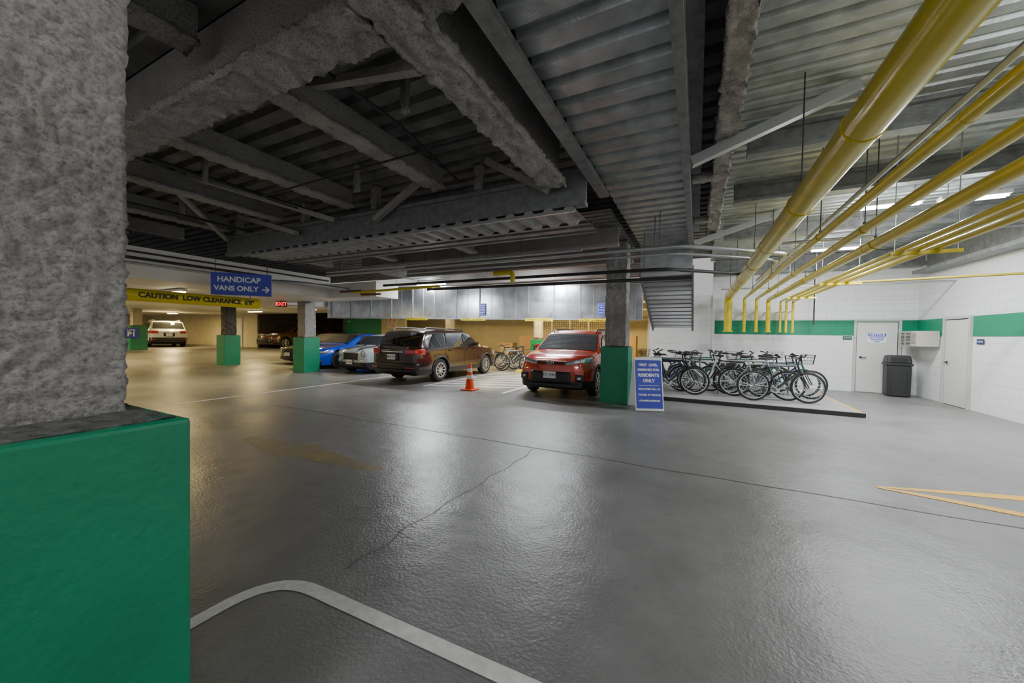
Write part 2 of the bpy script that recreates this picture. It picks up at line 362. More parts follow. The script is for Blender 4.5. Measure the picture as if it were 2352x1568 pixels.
for (a,b,w_) in (((-2.0,2.3,3.58),(-3.7,2.6,4.1),.09),((-6.2,4.8,3.6),(-7.8,3.2,4.1),.09),((-9.9,4.8,3.6),(-8.25,3.0,4.1),.08)):
    MB().beam(a,b,w_,w_*.8).obj('knee_brace',M_fire,label='dusty fireproofed knee brace between beams',cat='brace',group='knee braces')
for (pts,r) in (([(-3.2,2.0,3.95),(-3.2,3.3,3.95),(-3.5,5.0,3.95)],.022),([(-7.0,1.9,3.9),(-7.0,5.0,3.9)],.03),([(-2.0,2.1,3.7),(-8.9,2.1,3.7)],.018),([(-1.9,3.6,3.74),(-6.6,3.7,3.74),(-6.6,5.0,3.74)],.014),([(-9.2,1.9,3.75),(-9.2,5.0,3.75)],.025)):
    o=thing('conduit','thin dark conduit run between ceiling beams','pipe',group='beam conduits'); MB().path(fillet(pts,.15,5),r,8).obj('pipe_run',M_dsteel,o,smooth=True)
for (x,y) in ((-2.7,2.9),(-4.9,4.2),(-6.8,3.0),(-3.0,.8),(-9.0,3.6)):
    rough_box((x-.04,y-.04,3.72),(x+.04,y+.04,4.16),.03,.02,14,'hanger_post',M_fired,label='fireproofed short hanger post under deck',cat='post',group='hanger posts')
o=thing('roof_truss','dark dusty steel truss hanging under the deck','truss')
MB().bb((-10.3,4.95,3.28),(-1.4,5.1,3.34)).bb((-10.3,5.0,3.34),(-1.4,5.05,3.66)).bb((-10.3,4.95,3.66),(-1.4,5.1,3.72)).obj('bottom_chord',M_steel,o)
for x in (-9.7,-7.3,-5.3,-3.1): rough_box((x-.07,4.9,3.72),(x+.07,5.05,4.14),.04,.03,12,'post',M_fmid,o)
for (a,b) in ((-9.5,-7.4),(-4.0,-5.2),(-2.9,-1.9)):
    MB().beam((a,4.85,4.1),(b,4.85,3.5),.09,.09).obj('diagonal',M_fire,o)
corrug(-9.3,-1.5,5.62,6.2,3.22,per=.27,dep=.07).obj('deck_panel',M_deckd,label='corrugated metal deck panel behind truss',cat='metal deck',recalc=False)
mb=MB(); n=26; vs=[]
for i in range(n):
    for (t,h) in((0,0),(.4,0),(.55,.06),(.85,.06)):
        x=-9.3+(i+t)*7.8/n; vs+=[(x,4.85,3.19+h),(x,5.55,3.19+h)]
vs+=[(-1.5,4.85,3.19),(-1.5,5.55,3.19)]
mb.add(vs,[(2*i,2*i+1,2*i+3,2*i+2) for i in range(len(vs)//2-1)])
mb.obj('deck_panel',M_deckn,label='grey corrugated deck edge under truss',cat='metal deck',recalc=False)
MB().bb((-9.3,4.83,3.16),(-1.5,4.86,3.2)).obj('edge_angle',M_cond,label='thin steel angle along deck edge',cat='angle')
o=thing('stair_soffit','long corrugated metal soffit sloping down to the wall','soffit')
corrug(-1.28,-.12,-4,9.6,3.72,per=.3,dep=.06).obj('deck',M_deck,o,recalc=False)
corrug(-1.28,-.12,9.6,12.9,3.1,per=.22,dep=.07,z1=1.8).obj('sloped_deck',M_deck,o,recalc=False)
MB().bb((-1.28,9.55,3.1),(-.12,9.6,3.75)).obj('riser_panel',M_deck,o)
MB().bb((-.2,-4,3.5),(-.12,9.6,3.58)).bb((-.2,-4,3.58),(-.17,9.6,3.95)).bb((-.2,-4,3.95),(.0,9.6,4.0)).obj('edge_channel',M_steel,o)
MB().bb((-1.38,-4,3.6),(-1.24,5.7,3.66)).bb((-1.36,-4,3.66),(-1.33,5.7,3.95)).obj('edge_channel',M_steel,o)
MB().beam((-.12,9.6,3.08),(-.12,12.9,1.78),.05,.2).obj('stringer',M_steel,o)
MB().beam((-1.28,9.6,3.08),(-1.28,12.9,1.78),.05,.2).obj('stringer',M_steel,o)
for i in range(14):
    y=9.7+i*.235; z=3.1-1.3*(y-9.6)/3.3
    MB().bb((-1.26,y,z-.08),(-.14,y+.03,z+.02)).obj('tread_angle',M_alu,o)
rbeam((.12,-4,3.62),(.34,9.5,3.74),4.12,.04,11,M_fire,'ragged fireproofed beam beside metal deck',.035,wm=M_dsteel)
for y in (2.3,5.6,7.6): 
    rough_box((-.12,y,3.6),(.2,y+.14,3.72),.05,.03,8,'beam_bracket',M_fire,label='fireproofed bracket between soffit and beam',cat='bracket',group='beam brackets')
for (a,b) in (((-.1,.4,3.4),(1.3,.6,3.98)),((-.1,4.55,3.42),(1.35,4.75,3.98)),((-.1,8.5,3.42),(1.4,8.9,3.96))):
    MB().beam(a,b,.1,.1).obj('diagonal_brace',M_cond,label='grey steel angle brace rising to deck',cat='brace',group='deck braces')
MB().bb((.5,13.6,3.5),(5.38,13.95,3.6)).bb((.5,13.75,3.6),(5.38,13.8,4.0)).obj('steel_beam',M_steel,label='grey steel beam along top of block wall',cat='beam')
MB().bb((5.05,-4,3.25),(5.38,13.5,3.33)).bb((5.33,-4,3.33),(5.38,13.5,4.0)).obj('steel_beam',M_steel,label='grey steel ledge along top of side wall',cat='beam')
for y in (5.4,7.2,9.8): ibeam((.5,y,3.72),(5.3,y,3.72),.16,.3,m=M_steel,label='grey steel joist under metal deck')
# ------------------------------------------------------------ PIPES
def pipe(pts,r,m,label,name='pipe',fr=.2,n=14,bands=(),cat='pipe',group=None):
    o=thing(name,label,cat,group=group)
    MB().path(fillet(pts,fr,6),r,n).obj('pipe_run',m,o,smooth=True)
    for b in bands:
        MB().path([b[0],b[1]],r*1.06,n).obj('coupling',m,o,smooth=True)
    return o
gp='overhead yellow pipes'
def ypipe(x,z,r,y0=-2,yd=13.35,zb=1.68,bw=.02):
    o=pipe([(x,y0,z),(x,yd,z),(x,yd,zb)],r,M_yel,'glossy yellow overhead pipe turning down at the wall',name='yellow_pipe',fr=r*2.2,n=24,group=gp,
      bands=[((x,y,z),(x,y+bw,z)) for y in (2.9,6.2,9.3)])
    MB().lathe([(0,zb),(r*1.3,zb),(r*1.3,zb+.03),(r,zb+.03)],(x,yd,0)).obj('flange',M_yel,o)
    MB().beam((x,yd,2.3),(x,14,2.3),.03,.03).obj('wall_bracket',M_yel,o)
    return o
ypipe(.86,2.78,.108)
ypipe(1.29,2.72,.042); ypipe(1.6,2.70,.045); ypipe(1.9,2.66,.06,bw=.1)
ypipe(2.2,2.60,.03); ypipe(2.34,2.60,.032); ypipe(2.5,2.60,.034)
pipe([(1.45,-2,3.0),(1.45,13.2,3.0)],.022,M_cond,'grey overhead conduit between pipes',name='conduit')
pipe([(3.9,6.9,2.95),(1.1,6.9,2.95)],.02,M_cond,'grey cross conduit under deck',name='conduit')
def rod_hanger(x,y,zp,r):
    o=thing('pipe_hanger','threaded rod with clevis ring holding a pipe','pipe hanger',group='pipe hangers')
    MB().tube((x,y,zp+r+.02),(x,y,4.02),.006,6).obj('rod',M_dsteel,o)
    ring=[(x+(r+.004)*math.cos(a),y,zp+(r+.004)*math.sin(a)) for a in [2*math.pi*k/24 for k in range(24)]]
    MB().path(ring,.005,6,closed=True).obj('clevis',M_yel,o)
    MB().lathe([(0,zp+r+.005),(.015,zp+r+.005),(.015,zp+r+.03),(0,zp+r+.03)],(x,y,0),n=6).obj('nut',M_dsteel,o)
for y in (4.4,7.6,10.8,12.8):
    rod_hanger(.86,y,2.78,.108)
for y in (5.6,8.8,11.6): rod_hanger(1.29,y,2.72,.042); rod_hanger(1.9,y+.35,2.66,.06); rod_hanger(1.6,y-.3,2.70,.045)
def trapeze(y,x0,x1,z,m=M_yel):
    o=thing('trapeze_hanger','yellow strut bar hung on rods under pipes','pipe hanger',group='trapeze hangers')
    mb=MB().bb((x0,y-.02,z),(x1,y+.02,z+.006)).bb((x0,y-.02,z-.035),(x0+(x1-x0),y-.015,z)).bb((x0,y+.015,z-.035),(x1,y+.02,z)); mb.obj('strut',m,o)
    for x in (x0+.04,x1-.04): MB().tube((x,y,z-.04),(x,y,4.02),.006,6).obj('rod',M_cond,o)
for y in (3.2,6.1,9.0,11.8): trapeze(y,2.08,2.7,2.56)
pipe([(2.6,9.3,2.60),(5.4,9.3,2.66)],.022,mat('olive_pipe_paint',(.30,.24,.02),.5),'thin dull yellow branch pipe crossing to wall',name='yellow_pipe',group=gp)
pipe([(3.0,13.4,3.5),(3.0,13.4,1.9)],.02,M_dsteel,'thin dark drop conduit on wall',name='conduit')
pipe([(.6,12.4,2.9),(5.4,12.4,2.92)],.02,M_cond,'grey cross conduit before block wall',name='conduit')
pc='overhead conduits'
for i,(y,z,x0,x1) in enumerate(((6.6,3.05,-8.8,-1.9),(6.75,3.0,-9,1.4),(6.95,2.93,-6.3,1.3),(8.0,2.85,-8.2,1.0))):
    pts=[(x0,y,z),(x1-1.6,y,z),(x1,y+1.3,z),(x1,y+4,z)] if i>0 else [(x0,y,z),(x1,y,z)]
    pipe(pts,.035 if i%2 else .025,M_cond if i!=3 else M_dsteel,'grey metal conduit run under dark deck',name='conduit',group=pc)
    for x in (x0+.5,(x0+x1-1.6)/2,x1-2):
        MB().tube((x,y,z+.02),(x,y,3.62 if y>6.3 else 4.1),.006,6).obj('hanger_rod',M_dsteel,label='thin threaded rod holding conduit',cat='hanger rod',group='hanger rods')
pipe([(-10.45,5.9,2.82),(-9.9,6.6,2.82),(-9.6,7.95,2.78)],.05,M_cond,'grey conduit turning past soffit edge',name='conduit',group=pc)
pipe([(-10.44,-3,2.95),(-10.44,6,2.95)],.03,M_dsteel,'dark conduit along white soffit face',name='conduit')
pipe([(-10.45,-3,2.84),(-10.45,7.9,2.84)],.025,M_cond,'grey conduit along white soffit face',name='conduit')
pipe([(-10.45,-3,3.08),(-10.45,7.9,3.08)],.02,M_dsteel,'thin dark conduit along soffit top edge',name='conduit')
pipe([(-9.9,7.9,2.72),(-9.0,7.9,2.72),(-9.0,7.9,2.6),(-8.2,7.9,2.6)],.03,M_copper,'rusty sprinkler branch pipe by soffit',name='sprinkler_pipe',fr=.05)
pipe([(-9.2,7.8,2.66),(-6.0,7.8,2.72)],.035,M_yel,'yellow gas pipe run below deck',name='yellow_pipe')
pipe([(-4.4,7.8,2.95),(-3.9,7.8,2.95),(-3.9,7.8,2.72)],.06,M_yel,'short yellow pipe elbow under deck',name='yellow_pipe',fr=.12)
pipe([(-6.5,7.9,2.66),(-.1,7.9,2.64)],.035,M_dsteel,'dark sprinkler main crossing the bay',name='sprinkler_pipe')
# ------------------------------------------------------------ DUCT
ang=math.degrees(math.atan2(2.3,10))
du=thing('air_duct','large galvanised sheet metal rectangular duct','duct',(-1.75,13.96,2.1),ang)
Ld=13.2
MB().bb((-Ld,0,0),(0,.9,1.26)).obj('duct_body',M_galv,du,bevel=.01)
for i in range(14):
    x=-i*.98-.25
    MB().bb((x-.02,-.035,-.03),(x+.02,.93,1.29)).obj('seam_flange',M_steel,du)
for i in range(13):
    x=-i*.98-.75
    MB().bb((x-.01,-.012,0),(x+.01,0,1.26)).obj('stiffener',M_cond,du)
MB().bb((-Ld,-.03,1.26),(0,.0,1.3)).obj('edge_rail',M_cond,du)
MB().bb((-Ld,-.03,-.04),(0,.0,0)).obj('edge_rail',M_cond,du)
def on_duct(u,off=-.05):
    a=R(ang); d=Vector((math.cos(a),math.sin(a),0)); n=Vector((-math.sin(a),math.cos(a),0))
    return Vector((-1.75,13.96,0))+d*u+n*off
for u in (-1.45,-6.0):
    p=on_duct(u); 
    sign('parking_sign','blue parking sign with white lettering on duct',(p.x,p.y,2.46),ang,.24,.46,M_blue,[('HANDICAP',.042,0,.15,M_wtxt,.001),('VAN',.06,0,.07,M_wtxt,.001),('PARKING',.048,0,-.03,M_wtxt,.001),('ONLY',.06,0,-.13,M_wtxt,.001)],border=M_wtxt,group='duct parking signs')
for u,w in ((-1.75,.95),(-3.7,1.05),(-6.3,1.0),(-8.7,.9)):
    p=on_duct(u,-.3)
    s=sign('clearance_bar','yellow low clearance warning bar under duct',(p.x,p.y,2.05),ang,w,.1,M_yel2,[('CAUTION',.075,-w*.3,-.005,M_btxt,.002),('Low Clearance',.075,w*.18,-.005,M_btxt,.001)],group='clearance bars')
    for x in (-w*.4,w*.4): MB().tube((x,0,.04),(x,.25,.3),.006,6).obj('chain',M_dsteel,s)
# ------------------------------------------------------------ HANGING SIGN + TUBE
s=sign('hanging_sign','blue hanging sign with white lettering and arrow',(-9.35,4.84,2.53),46,1.17,.5,M_blue,[('HANDICAP',.165,-.05,.10,M_wtxt,.005),('VANS ONLY',.155,-.1,-.1,M_wtxt,.005)],th=.02)
MB().bb((.40,-.024,-.115),(.52,-.021,-.085)).obj('arrow_shaft',M_wtxt,s)
mb=MB(); mb.beam((.54,-.0225,-.1),(.47,-.0225,-.035),.004,.03).beam((.54,-.0225,-.1),(.47,-.0225,-.165),.004,.03); mb.obj('arrow_head',M_wtxt,s)
for x in (-.5,.5): MB().tube((x,-.01,.25),(x,-.01,1.3),.006,6).obj('hanger_chain',M_dsteel,s)
s=thing('clearance_tube','yellow hanging clearance tube with black lettering','clearance bar',(-9.98,3.95,2.155),90)
MB().lathe([(0,-1.9),(.11,-1.9),(.125,-1.87),(.125,1.57),(.11,1.6),(0,1.6)],axis='x',n=28).obj('tube',M_yel2,s,smooth=True)
text('CAUTION  LOW CLEARANCE  6\'8"',.145,s,(.36,-.128,-.0),M_btxt,off=.004,ext=.004,sx=.95)
for x in (-1.7,1.4): MB().tube((x,0,.12),(x,0,.46),.008,6).obj('chain',M_dsteel,s)
for y in (2.23,5.33):
    MB().bb((-10.5,y-.03,2.6),(-9.9,y+.03,2.66)).obj('bracket',M_steel,label='steel outrigger bracket carrying clearance tube',cat='bracket',group='tube brackets')
s=sign('exit_sign','red illuminated exit sign under soffit',(-12.85,7.9,2.4),40,.34,.2,mat('exit_face',(.12,.0,.0),.4),[('EXIT',.17,0,0,M_red,.005)],th=.04)
MB().tube((0,-.02,.09),(0,-.02,.2),.01,6).obj('mount',M_dsteel,s)
# ------------------------------------------------------------ FLOOR MARKS
def mark(poly,m,label,name='floor_marking',z=.003):
    return MB().prism(poly,z-.002,z).obj(name,m,label=label,cat='floor marking')
def strip(pts,w,m,label,name='floor_marking',z=.003):
    P=[Vector((p[0],p[1])) for p in pts]; Lp=[];Rp=[]
    for i in range(len(P)):
        t=(P[min(i+1,len(P)-1)]-P[max(i-1,0)]).normalized(); n=Vector((-t.y,t.x))*w/2
        Lp.append(P[i]+n); Rp.append(P[i]-n)
    mb=MB(); k=len(P)
    mb.add([(p.x,p.y,z) for p in Lp]+[(p.x,p.y,z) for p in Rp],[(i,k+i,k+i+1,i+1) for i in range(k-1)])
    return mb.obj(name,m,label=label,cat='floor marking')
line=[(p.x,p.y) for p in fillet([(-2.3,-1.5,0),(-2.26,1.38,0),(2.2,1.5,0)],.33,10)]
strip(line,.085,M_wmark,'white painted curved line around column')
mark([(1.67,5.02),(3.5,5.44),(3.5,5.6),(2.6,5.36),(1.69,5.06)],M_ymark,'yellow painted arrow edge on floor')
mark([(1.67,5.0),(1.69,5.04),(2.15,5.0),(3.5,4.7),(3.5,4.57)],M_ymark,'yellow painted arrow edge on floor',z=.0045)
mb=MB(); mb.add([(x,y,.0025) for x,y in [(-5.6,3.0),(-4.4,3.25),(-4.3,3.12),(-3.0,3.0),(-3.1,2.85),(-4.3,2.75),(-4.4,2.65),(-5.5,2.85)]],[(7,6,5,4,3,2,1,0)])
mb.obj('floor_marking',M_fade,label='faded tan directional arrow worn into floor',cat='floor marking')
def wig(a,b,n,am,sc=1.3): 
    a=Vector(a);b=Vector(b); d=(b-a).normalized(); nn=Vector((-d.y,d.x)); o=[]
    for i in range(n+1):
        p=a.lerp(b,i/n); o.append(tuple(p+nn*noise.noise(Vector((p.x*sc,p.y*sc,3)))*am))
    return o
strip(wig((-7.7,4.5),(5.3,4.5),60,.04),.013,M_crack,'dark sealed joint across floor',name='floor_joint')
strip(wig((-1.87,4.45),(-1.95,1.6),40,.1,3),.007,M_crack,'thin crack in floor coating',name='floor_crack')
strip([(-9.2,3.5),(-9.2,8.0)],.1,M_wmark,'worn white painted bay line')
strip([(-9.3,8.1),(-9.3,13.2)],.1,M_wmark,'worn white painted bay line')
strip([(-4.35,8.2),(-4.35,13.5)],.1,M_wmark,'white painted bay line beside car')
strip([(-6.85,8.2),(-6.85,13.5)],.1,M_wmark,'white painted bay line beside car')
for i in range(9):
    y=8.4+i*.55; strip([(-6.8,y),(-4.4,y+.9)],.1,M_wmark,'white painted hatched access stripe')
MB().bb((-1.25,9.4,0.002),(2.92,13.9,.09)).obj('bike_platform',mat('platform_concrete',(.28,.28,.275),.6,var=.15,vs=3,bump=.2,bs=60),label='low grey concrete platform under bicycles',cat='platform',bevel=.01)
MB().bb((-1.27,9.36,.003),(2.94,9.398,.085)).obj('platform_edge',M_blk,label='black rubber edging along low platform',cat='edging')
MB().bb((2.86,9.42,.091),(2.9,13.8,.094)).obj('platform_line',M_ymark,label='thin yellow safety line on platform edge',cat='floor marking')
MB().box((-5.5,13.1,.06),(1.7,.15,.11),top=.9).obj('wheel_stop',M_yel2,label='yellow parking wheel stop',cat='wheel stop',bevel=.01)
# ------------------------------------------------------------ CARS
def lin(pts,x):
    if x<=pts[0][0]: return pts[0][1]
    for (a,b) in zip(pts,pts[1:]):
        if x<=b[0]: return a[1]+(b[1]-a[1])*(x-a[0])/(b[0]-a[0])
    return pts[-1][1]
def make_car(label,loc,rz,paint,L,W0,prof,zb,wx,Rw,clear,cowl,rf,rr,tail,style,dark_clad=True,rails=False,plate=True,detail=True,spokes=10,rimm=None,pltext=None):
    o=thing('car',label,'car',loc,rz)
    def zt(x):
        return sum(lin(prof,x+d) for d in(-.06,-.03,0,.03,.06))/5
    def Wd(x):
        f=max(0,1-x/.75); r=max(0,1-(L-x)/.6)
        return W0*(1-.17*f*f-.12*r*r)
    B=.16
    def D(x,y,z):
        ff=max(0,1-x/.9); fr=max(0,1-(L-x)/.7)
        return Vector((x+ff*(B*(y/W0)**2+.18*max(0,z-.62)) - fr*(.12*(y/W0)**2+.0*max(0,z-.8)) - L/2,y,z))
    tum=.30
    def arch(x):
        z=clear
        for w in wx:
            Ra=Rw+.055
            if abs(x-w)<Ra: z=max(z,Rw+math.sqrt(Ra*Ra-(x-w)**2))
        return z
    def belt(x):
        return min(zb+.0*x,zt(x)-.07)
    def section(x):
        W=Wd(x); a=arch(x); b=belt(x); t=zt(x); g=max(0,t-.07-b)
        e=min(x,L-x); lift=max(0,.12-e)*.9
        a=max(a,clear+lift)
        mx=lambda z,k: max(z,a+k)
        return [(0,a),(W-.1,a),(W-.015,a+.012),(W+.005,mx(min(.42,b-.3),.03)),(W+.01,mx(min(.58,b-.2),.045)),(W-.0,mx(b-.12,.06)),(W-.03,b),
                (W-.045-tum*g*.33,b+g*.33),(W-.045-tum*g*.66,b+g*.66),(W-.05-tum*g,b+g),(W-.09-tum*g,t-.025),(max(.1,(W-.1-tum*g)*.6),t-.006),(0,t)]
    xs=set([0,L]); n=64
    for i in range(n+1): xs.add(round(L*i/n,4))
    for w in wx:
        for k in range(-9,10): xs.add(round(w+(Rw+.055)*math.sin(k/9*math.pi/2),4))
    for k in range(8): xs.add(round(.02*k,3)); xs.add(round(L-.02*k,3))
    xs=sorted(xs); mb=MB(); S=[section(x) for x in xs]; m=len(S[0])
    for sgn in (1,-1):
        base=len(mb.v)
        for x,s_ in zip(xs,S):
            for (y,z) in s_: mb.v.append(tuple(D(x,sgn*y,z)))
        for i in range(len(xs)-1):
            for j in range(m-1):
                q=(base+i*m+j,base+(i+1)*m+j,base+(i+1)*m+j+1,base+i*m+j+1)
                if sgn<0:q=q[::-1]
                mb.f.append(q); mb.m.append(1 if (dark_clad and j<3) or j<1 else 0)
    for xe,Sx in ((0,S[0]),(L,S[-1])):
        for sgn in (1,-1):
            K=8; base=len(mb.v)
            for (y,z) in Sx:
                for k in range(K+1): mb.v.append(tuple(D(xe,sgn*y*k/K,z)))
            for j in range(m-1):
                for k in range(K):
                    a=base+j*(K+1)+k
                    mb.f.append((a,a+1,a+K+2,a+K+1)); mb.m.append(1 if dark_clad and j<3 else 0)
    body=mb.obj('body',[paint,M_blk],o,smooth=True)
    import bmesh
    bm=bmesh.new(); bm.from_mesh(body.data); bmesh.ops.remove_doubles(bm,verts=bm.verts,dist=.0012); bmesh.ops.recalc_face_normals(bm,faces=bm.faces); bm.to_mesh(body.data); bm.free()
    MB().bb((-L/2+.25,-W0+.3,clear-.02),(L/2-.25,W0-.3,.75)).obj('underbody',M_blk,o)
    def sidept(x,z,sgn,off=.008):
        b=belt(x); return D(x,sgn*(Wd(x)-.035-tum*max(0,z-b)+off) if z>b else sgn*(Wd(x)+.012),z)
    def side_win(xb0,xb1,xt0,xt1,name='side_window',mt=M_glass):
        for sgn in (1,-1):
            mb=MB()
            def fn(u,v):
                x=(xb0+(xb1-xb0)*u)*(1-v)+(xt0+(xt1-xt0)*u)*v
                xt=(xt0+(xt1-xt0)*u); z=(zb+.02)*(1-v)+(zt(xt)-.115)*v
                return sidept(x,z,sgn)
            mb.grid(fn,10,6); mb.obj(name,mt,o,smooth=True,recalc=False)
    for w in style['win']: side_win(*w)
    def top_glass(x0,x1,name,mt):
        mb=MB()
        def fn(u,v):
            x=x0+(x1-x0)*u; t=zt(x); g=max(0,t-.07-belt(x)); h=Wd(x)-.12-tum*g; y=(v*2-1)*h
            z=t+.009-.02*abs(y/h)**2.2
            return D(x,y,z)+Vector((-.008 if x<L/2 else .012,0,0))
        mb.grid(fn,12,14); mb.obj(name,mt,o,smooth=True,recalc=False)
    top_glass(cowl,rf,'windshield',M_glassl); top_glass(rr,tail,'rear_window',M_glass)
    def endpt(y,z,off,rear=False):
        k=.12 if rear else .17; ln=.6 if rear else .75
        a=min(abs(y)/W0,.995)
        x=0 if a<=1-k else ln*(1-math.sqrt((1-a)/k))
        if not rear: p=D(x,y,z); return p+Vector((-off,math.copysign(off*.8,y) if a>1-k else 0,0))
        p=D(L-x,y,z); return p+Vector((off,math.copysign(off*.8,y) if a>1-k else 0,0))
    def patch(y0,y1,z0,z1,name,mt,rear=False,off=.015,za=0,zc=0,both=False,lb=None):
        for sg in ((1,-1) if both else (1,)):
            mb=MB()
            mb.grid(lambda u,v:endpt(sg*(y0+(y1-y0)*u),(z0+za*u)*(1-v)+(z1+zc*u)*v,off,rear),12,4)
            q=mb.obj(name,mt,o,smooth=True,recalc=False)
            md=q.modifiers.new('s','SOLIDIFY'); md.thickness=.02; md.offset=0
            if lb: q['label']=lb
    for a in style['patch']: patch(**a)
    rimm=rimm or M_alu
    for w in wx:
        for sg in (1,-1):
            wh=MB().lathe([(Rw*.62,-.1),(Rw*.9,-.11),(Rw*.98,-.085),(Rw,-.04),(Rw,.04),(Rw*.98,.085),(Rw*.9,.11),(Rw*.62,.1)],axis='y',n=32,close=True).obj('wheel',M_rub,o,smooth=True,loc=(w-L/2,sg*(W0-.115),Rw))
            MB().lathe([(0,.0),(Rw*.62,.0),(Rw*.63,.09*sg),(Rw*.6,.095*sg)],axis='y',n=32).obj('rim_barrel',M_dsteel,wh,smooth=True)
            mb=MB()
            mb.lathe([(Rw*.57,.085*sg),(Rw*.66,.085*sg),(Rw*.66,.11*sg),(Rw*.57,.11*sg)],axis='y',n=32,close=True)
            mb.lathe([(0,.09*sg),(Rw*.16,.09*sg),(Rw*.14,.1*sg),(0,.103*sg)],axis='y',n=16)
            for k in range(spokes):
                a=2*math.pi*k/spokes
                mb.beam((Rw*.1*math.cos(a),.088*sg,Rw*.1*math.sin(a)),(Rw*.6*math.cos(a),.098*sg,Rw*.6*math.sin(a)),Rw*.085 if spokes>6 else Rw*.14,Rw*.085 if spokes>6 else Rw*.14)
            mb.obj('rim',rimm,wh)
            Ra=Rw+.06
            if dark_clad:
                pts=[D(w+Ra*math.cos(t),sg*(Wd(w+Ra*math.cos(t))+.005),max(clear,Rw+Ra*math.sin(t))) for t in [math.pi*k/16 for k in range(17)]]
                MB().path(pts,.028,8).obj('arch_trim',M_blk,o,smooth=True)
    for sg in (1,-1):
        mx=cowl+.55
        mb=MB(); p=Vector((mx-L/2,sg*(W0+.07),zb+.08)); mb.box(p,(.12,.2,.14)); 
        q=mb.obj('side_mirror',style.get('mir',paint),o,bevel=.03); MB().beam(p+Vector((.02,-sg*.15,-.06)),p+Vector((0,0,-.04)),.04,.03).obj('mirror_arm',M_blk,q)
    for x in style['doors']:
        for sg in (1,-1):
            pts=[sidept(x,z,sg,.002) if z>zb else D(x,sg*(Wd(x)+.008),z) for z in (clear+.2,.5,.62,zb-.13,)]
            MB().path(pts,.005,4).obj('door_seam',M_blk,o)
    for x in style['handles']:
        for sg in (1,-1):
            MB().bb((x-.09-L/2,sg*(Wd(x)+.0),zb-.13),(x+.09-L/2,sg*(Wd(x)+.03),zb-.1)).obj('door_handle',style.get('hm') or M_chr,o,bevel=.008)
    if rails:
        for sg in (1,-1):
            pts=[(rf+.1-L/2,sg*(W0-.32),zt(rf+.1)+.0),(rf+.25-L/2,sg*(W0-.31),zt(rf+.2)+.06),(rr-.35-L/2,sg*(W0-.31),zt(rr-.4)+.06),(rr-.15-L/2,sg*(W0-.32),zt(rr-.2)+.0)]
            MB().path(pts,.022,8).obj('roof_rail',M_blk if rails=='b' else M_alu,o,smooth=True)
    if plate:
        rear=plate=='r'
        p=endpt(0,style['pz'],.03,rear)
        pl=MB().bb((-.02,-.155,-.078),(.0,.155,.078)).obj('licence_plate',M_plate,o,loc=p)
        if pltext: text(pltext,.085,pl,(.004 if rear else -.024,0,0),mat('plate_blue',(.02,.05,.25),.5),rot=(90,0,90 if rear else -90))
    return o,endpt
sty=dict(win=[(1.55,2.42,2.1,2.42),(2.5,3.4,2.5,3.35),(3.48,4.3,3.43,3.95)],
 doors=[1.35,2.46,3.5],handles=[2.25,3.25],pz=.78,hm=M_blk,
 patch=[dict(y0=.5,y1=.9,z0=.86,z1=1.02,name='tail_light',mt=M_tail,rear=True,both=True,zc=-.0),
        dict(y0=-.85,y1=.85,z0=.42,z1=.6,name='rear_bumper_cladding',mt=M_blk,rear=True,off=.04),
        dict(y0=-.26,y1=.26,z0=.68,z1=.88,name='plate_recess',mt=M_blk,rear=True,off=.012),
        dict(y0=-.42,y1=.42,z0=.915,z1=.945,name='tailgate_trim',mt=M_chr,rear=True,off=.02),
        dict(y0=.55,y1=.8,z0=.46,z1=.5,name='reflector',mt=M_tail,rear=True,both=True,off=.055),
        dict(y0=-.5,y1=.5,z0=.55,z1=.85,name='grille',mt=M_blk),dict(y0=.5,y1=.88,z0=.7,z1=.85,name='headlight',mt=M_lamp,both=True)])
P_brown=mat('car_paint_maroon',(.028,.010,.011),.2,.2,coat=1)
make_car('dark maroon brown wagon with roof rails, rear view',(-7.97,10.55,0),-90,P_brown,4.87,.92,
 [(0,.8),(.1,.95),(.3,1.0),(1.25,1.08),(1.98,1.52),(2.4,1.6),(3.7,1.61),(4.25,1.56),(4.42,1.5),(4.72,1.08),(4.83,1.02),(4.87,.98)],1.06,(.98,3.73),.355,.25,1.3,2.0,4.4,4.7,sty,rails='b',plate='r',spokes=10,pltext='3KR 714')
sty2=dict(win=[(1.42,2.25,1.92,2.25),(2.33,3.2,2.33,3.15),(3.28,3.95,3.23,3.75)],doors=[1.25,2.29,3.3],handles=[2.1,3.1],pz=.56,hm=None,
 patch=[dict(y0=.36,y1=.87,z0=.79,z1=.87,name='headlight',mt=M_lamp,both=True,za=.08,zc=.12),
        dict(y0=-.36,y1=.36,z0=.81,z1=.86,name='grille',mt=M_blk,off=.018),
        dict(y0=-.38,y1=.38,z0=.875,z1=.89,name='grille_trim',mt=M_chr,off=.025),
        dict(y0=-.5,y1=.5,z0=.36,z1=.64,name='lower_intake',mt=M_blk,off=.02),
        dict(y0=.6,y1=.78,z0=.42,z1=.58,name='fog_lamp_bezel',mt=M_blk,both=True,off=.02),
        dict(y0=.65,y1=.73,z0=.47,z1=.53,name='fog_lamp',mt=M_lamp,both=True,off=.035),
        dict(y0=-.86,y1=.86,z0=.27,z1=.36,name='front_skid_cladding',mt=M_blk,off=.025),
        dict(y0=.5,y1=.88,z0=.95,z1=1.1,name='tail_light',mt=M_tail,rear=True,both=True)])
P_red=mat('car_paint_red',(.50,.035,.010),.22,.15,coat=1)
sty2r=dict(sty2); sty2r['hm']=P_red
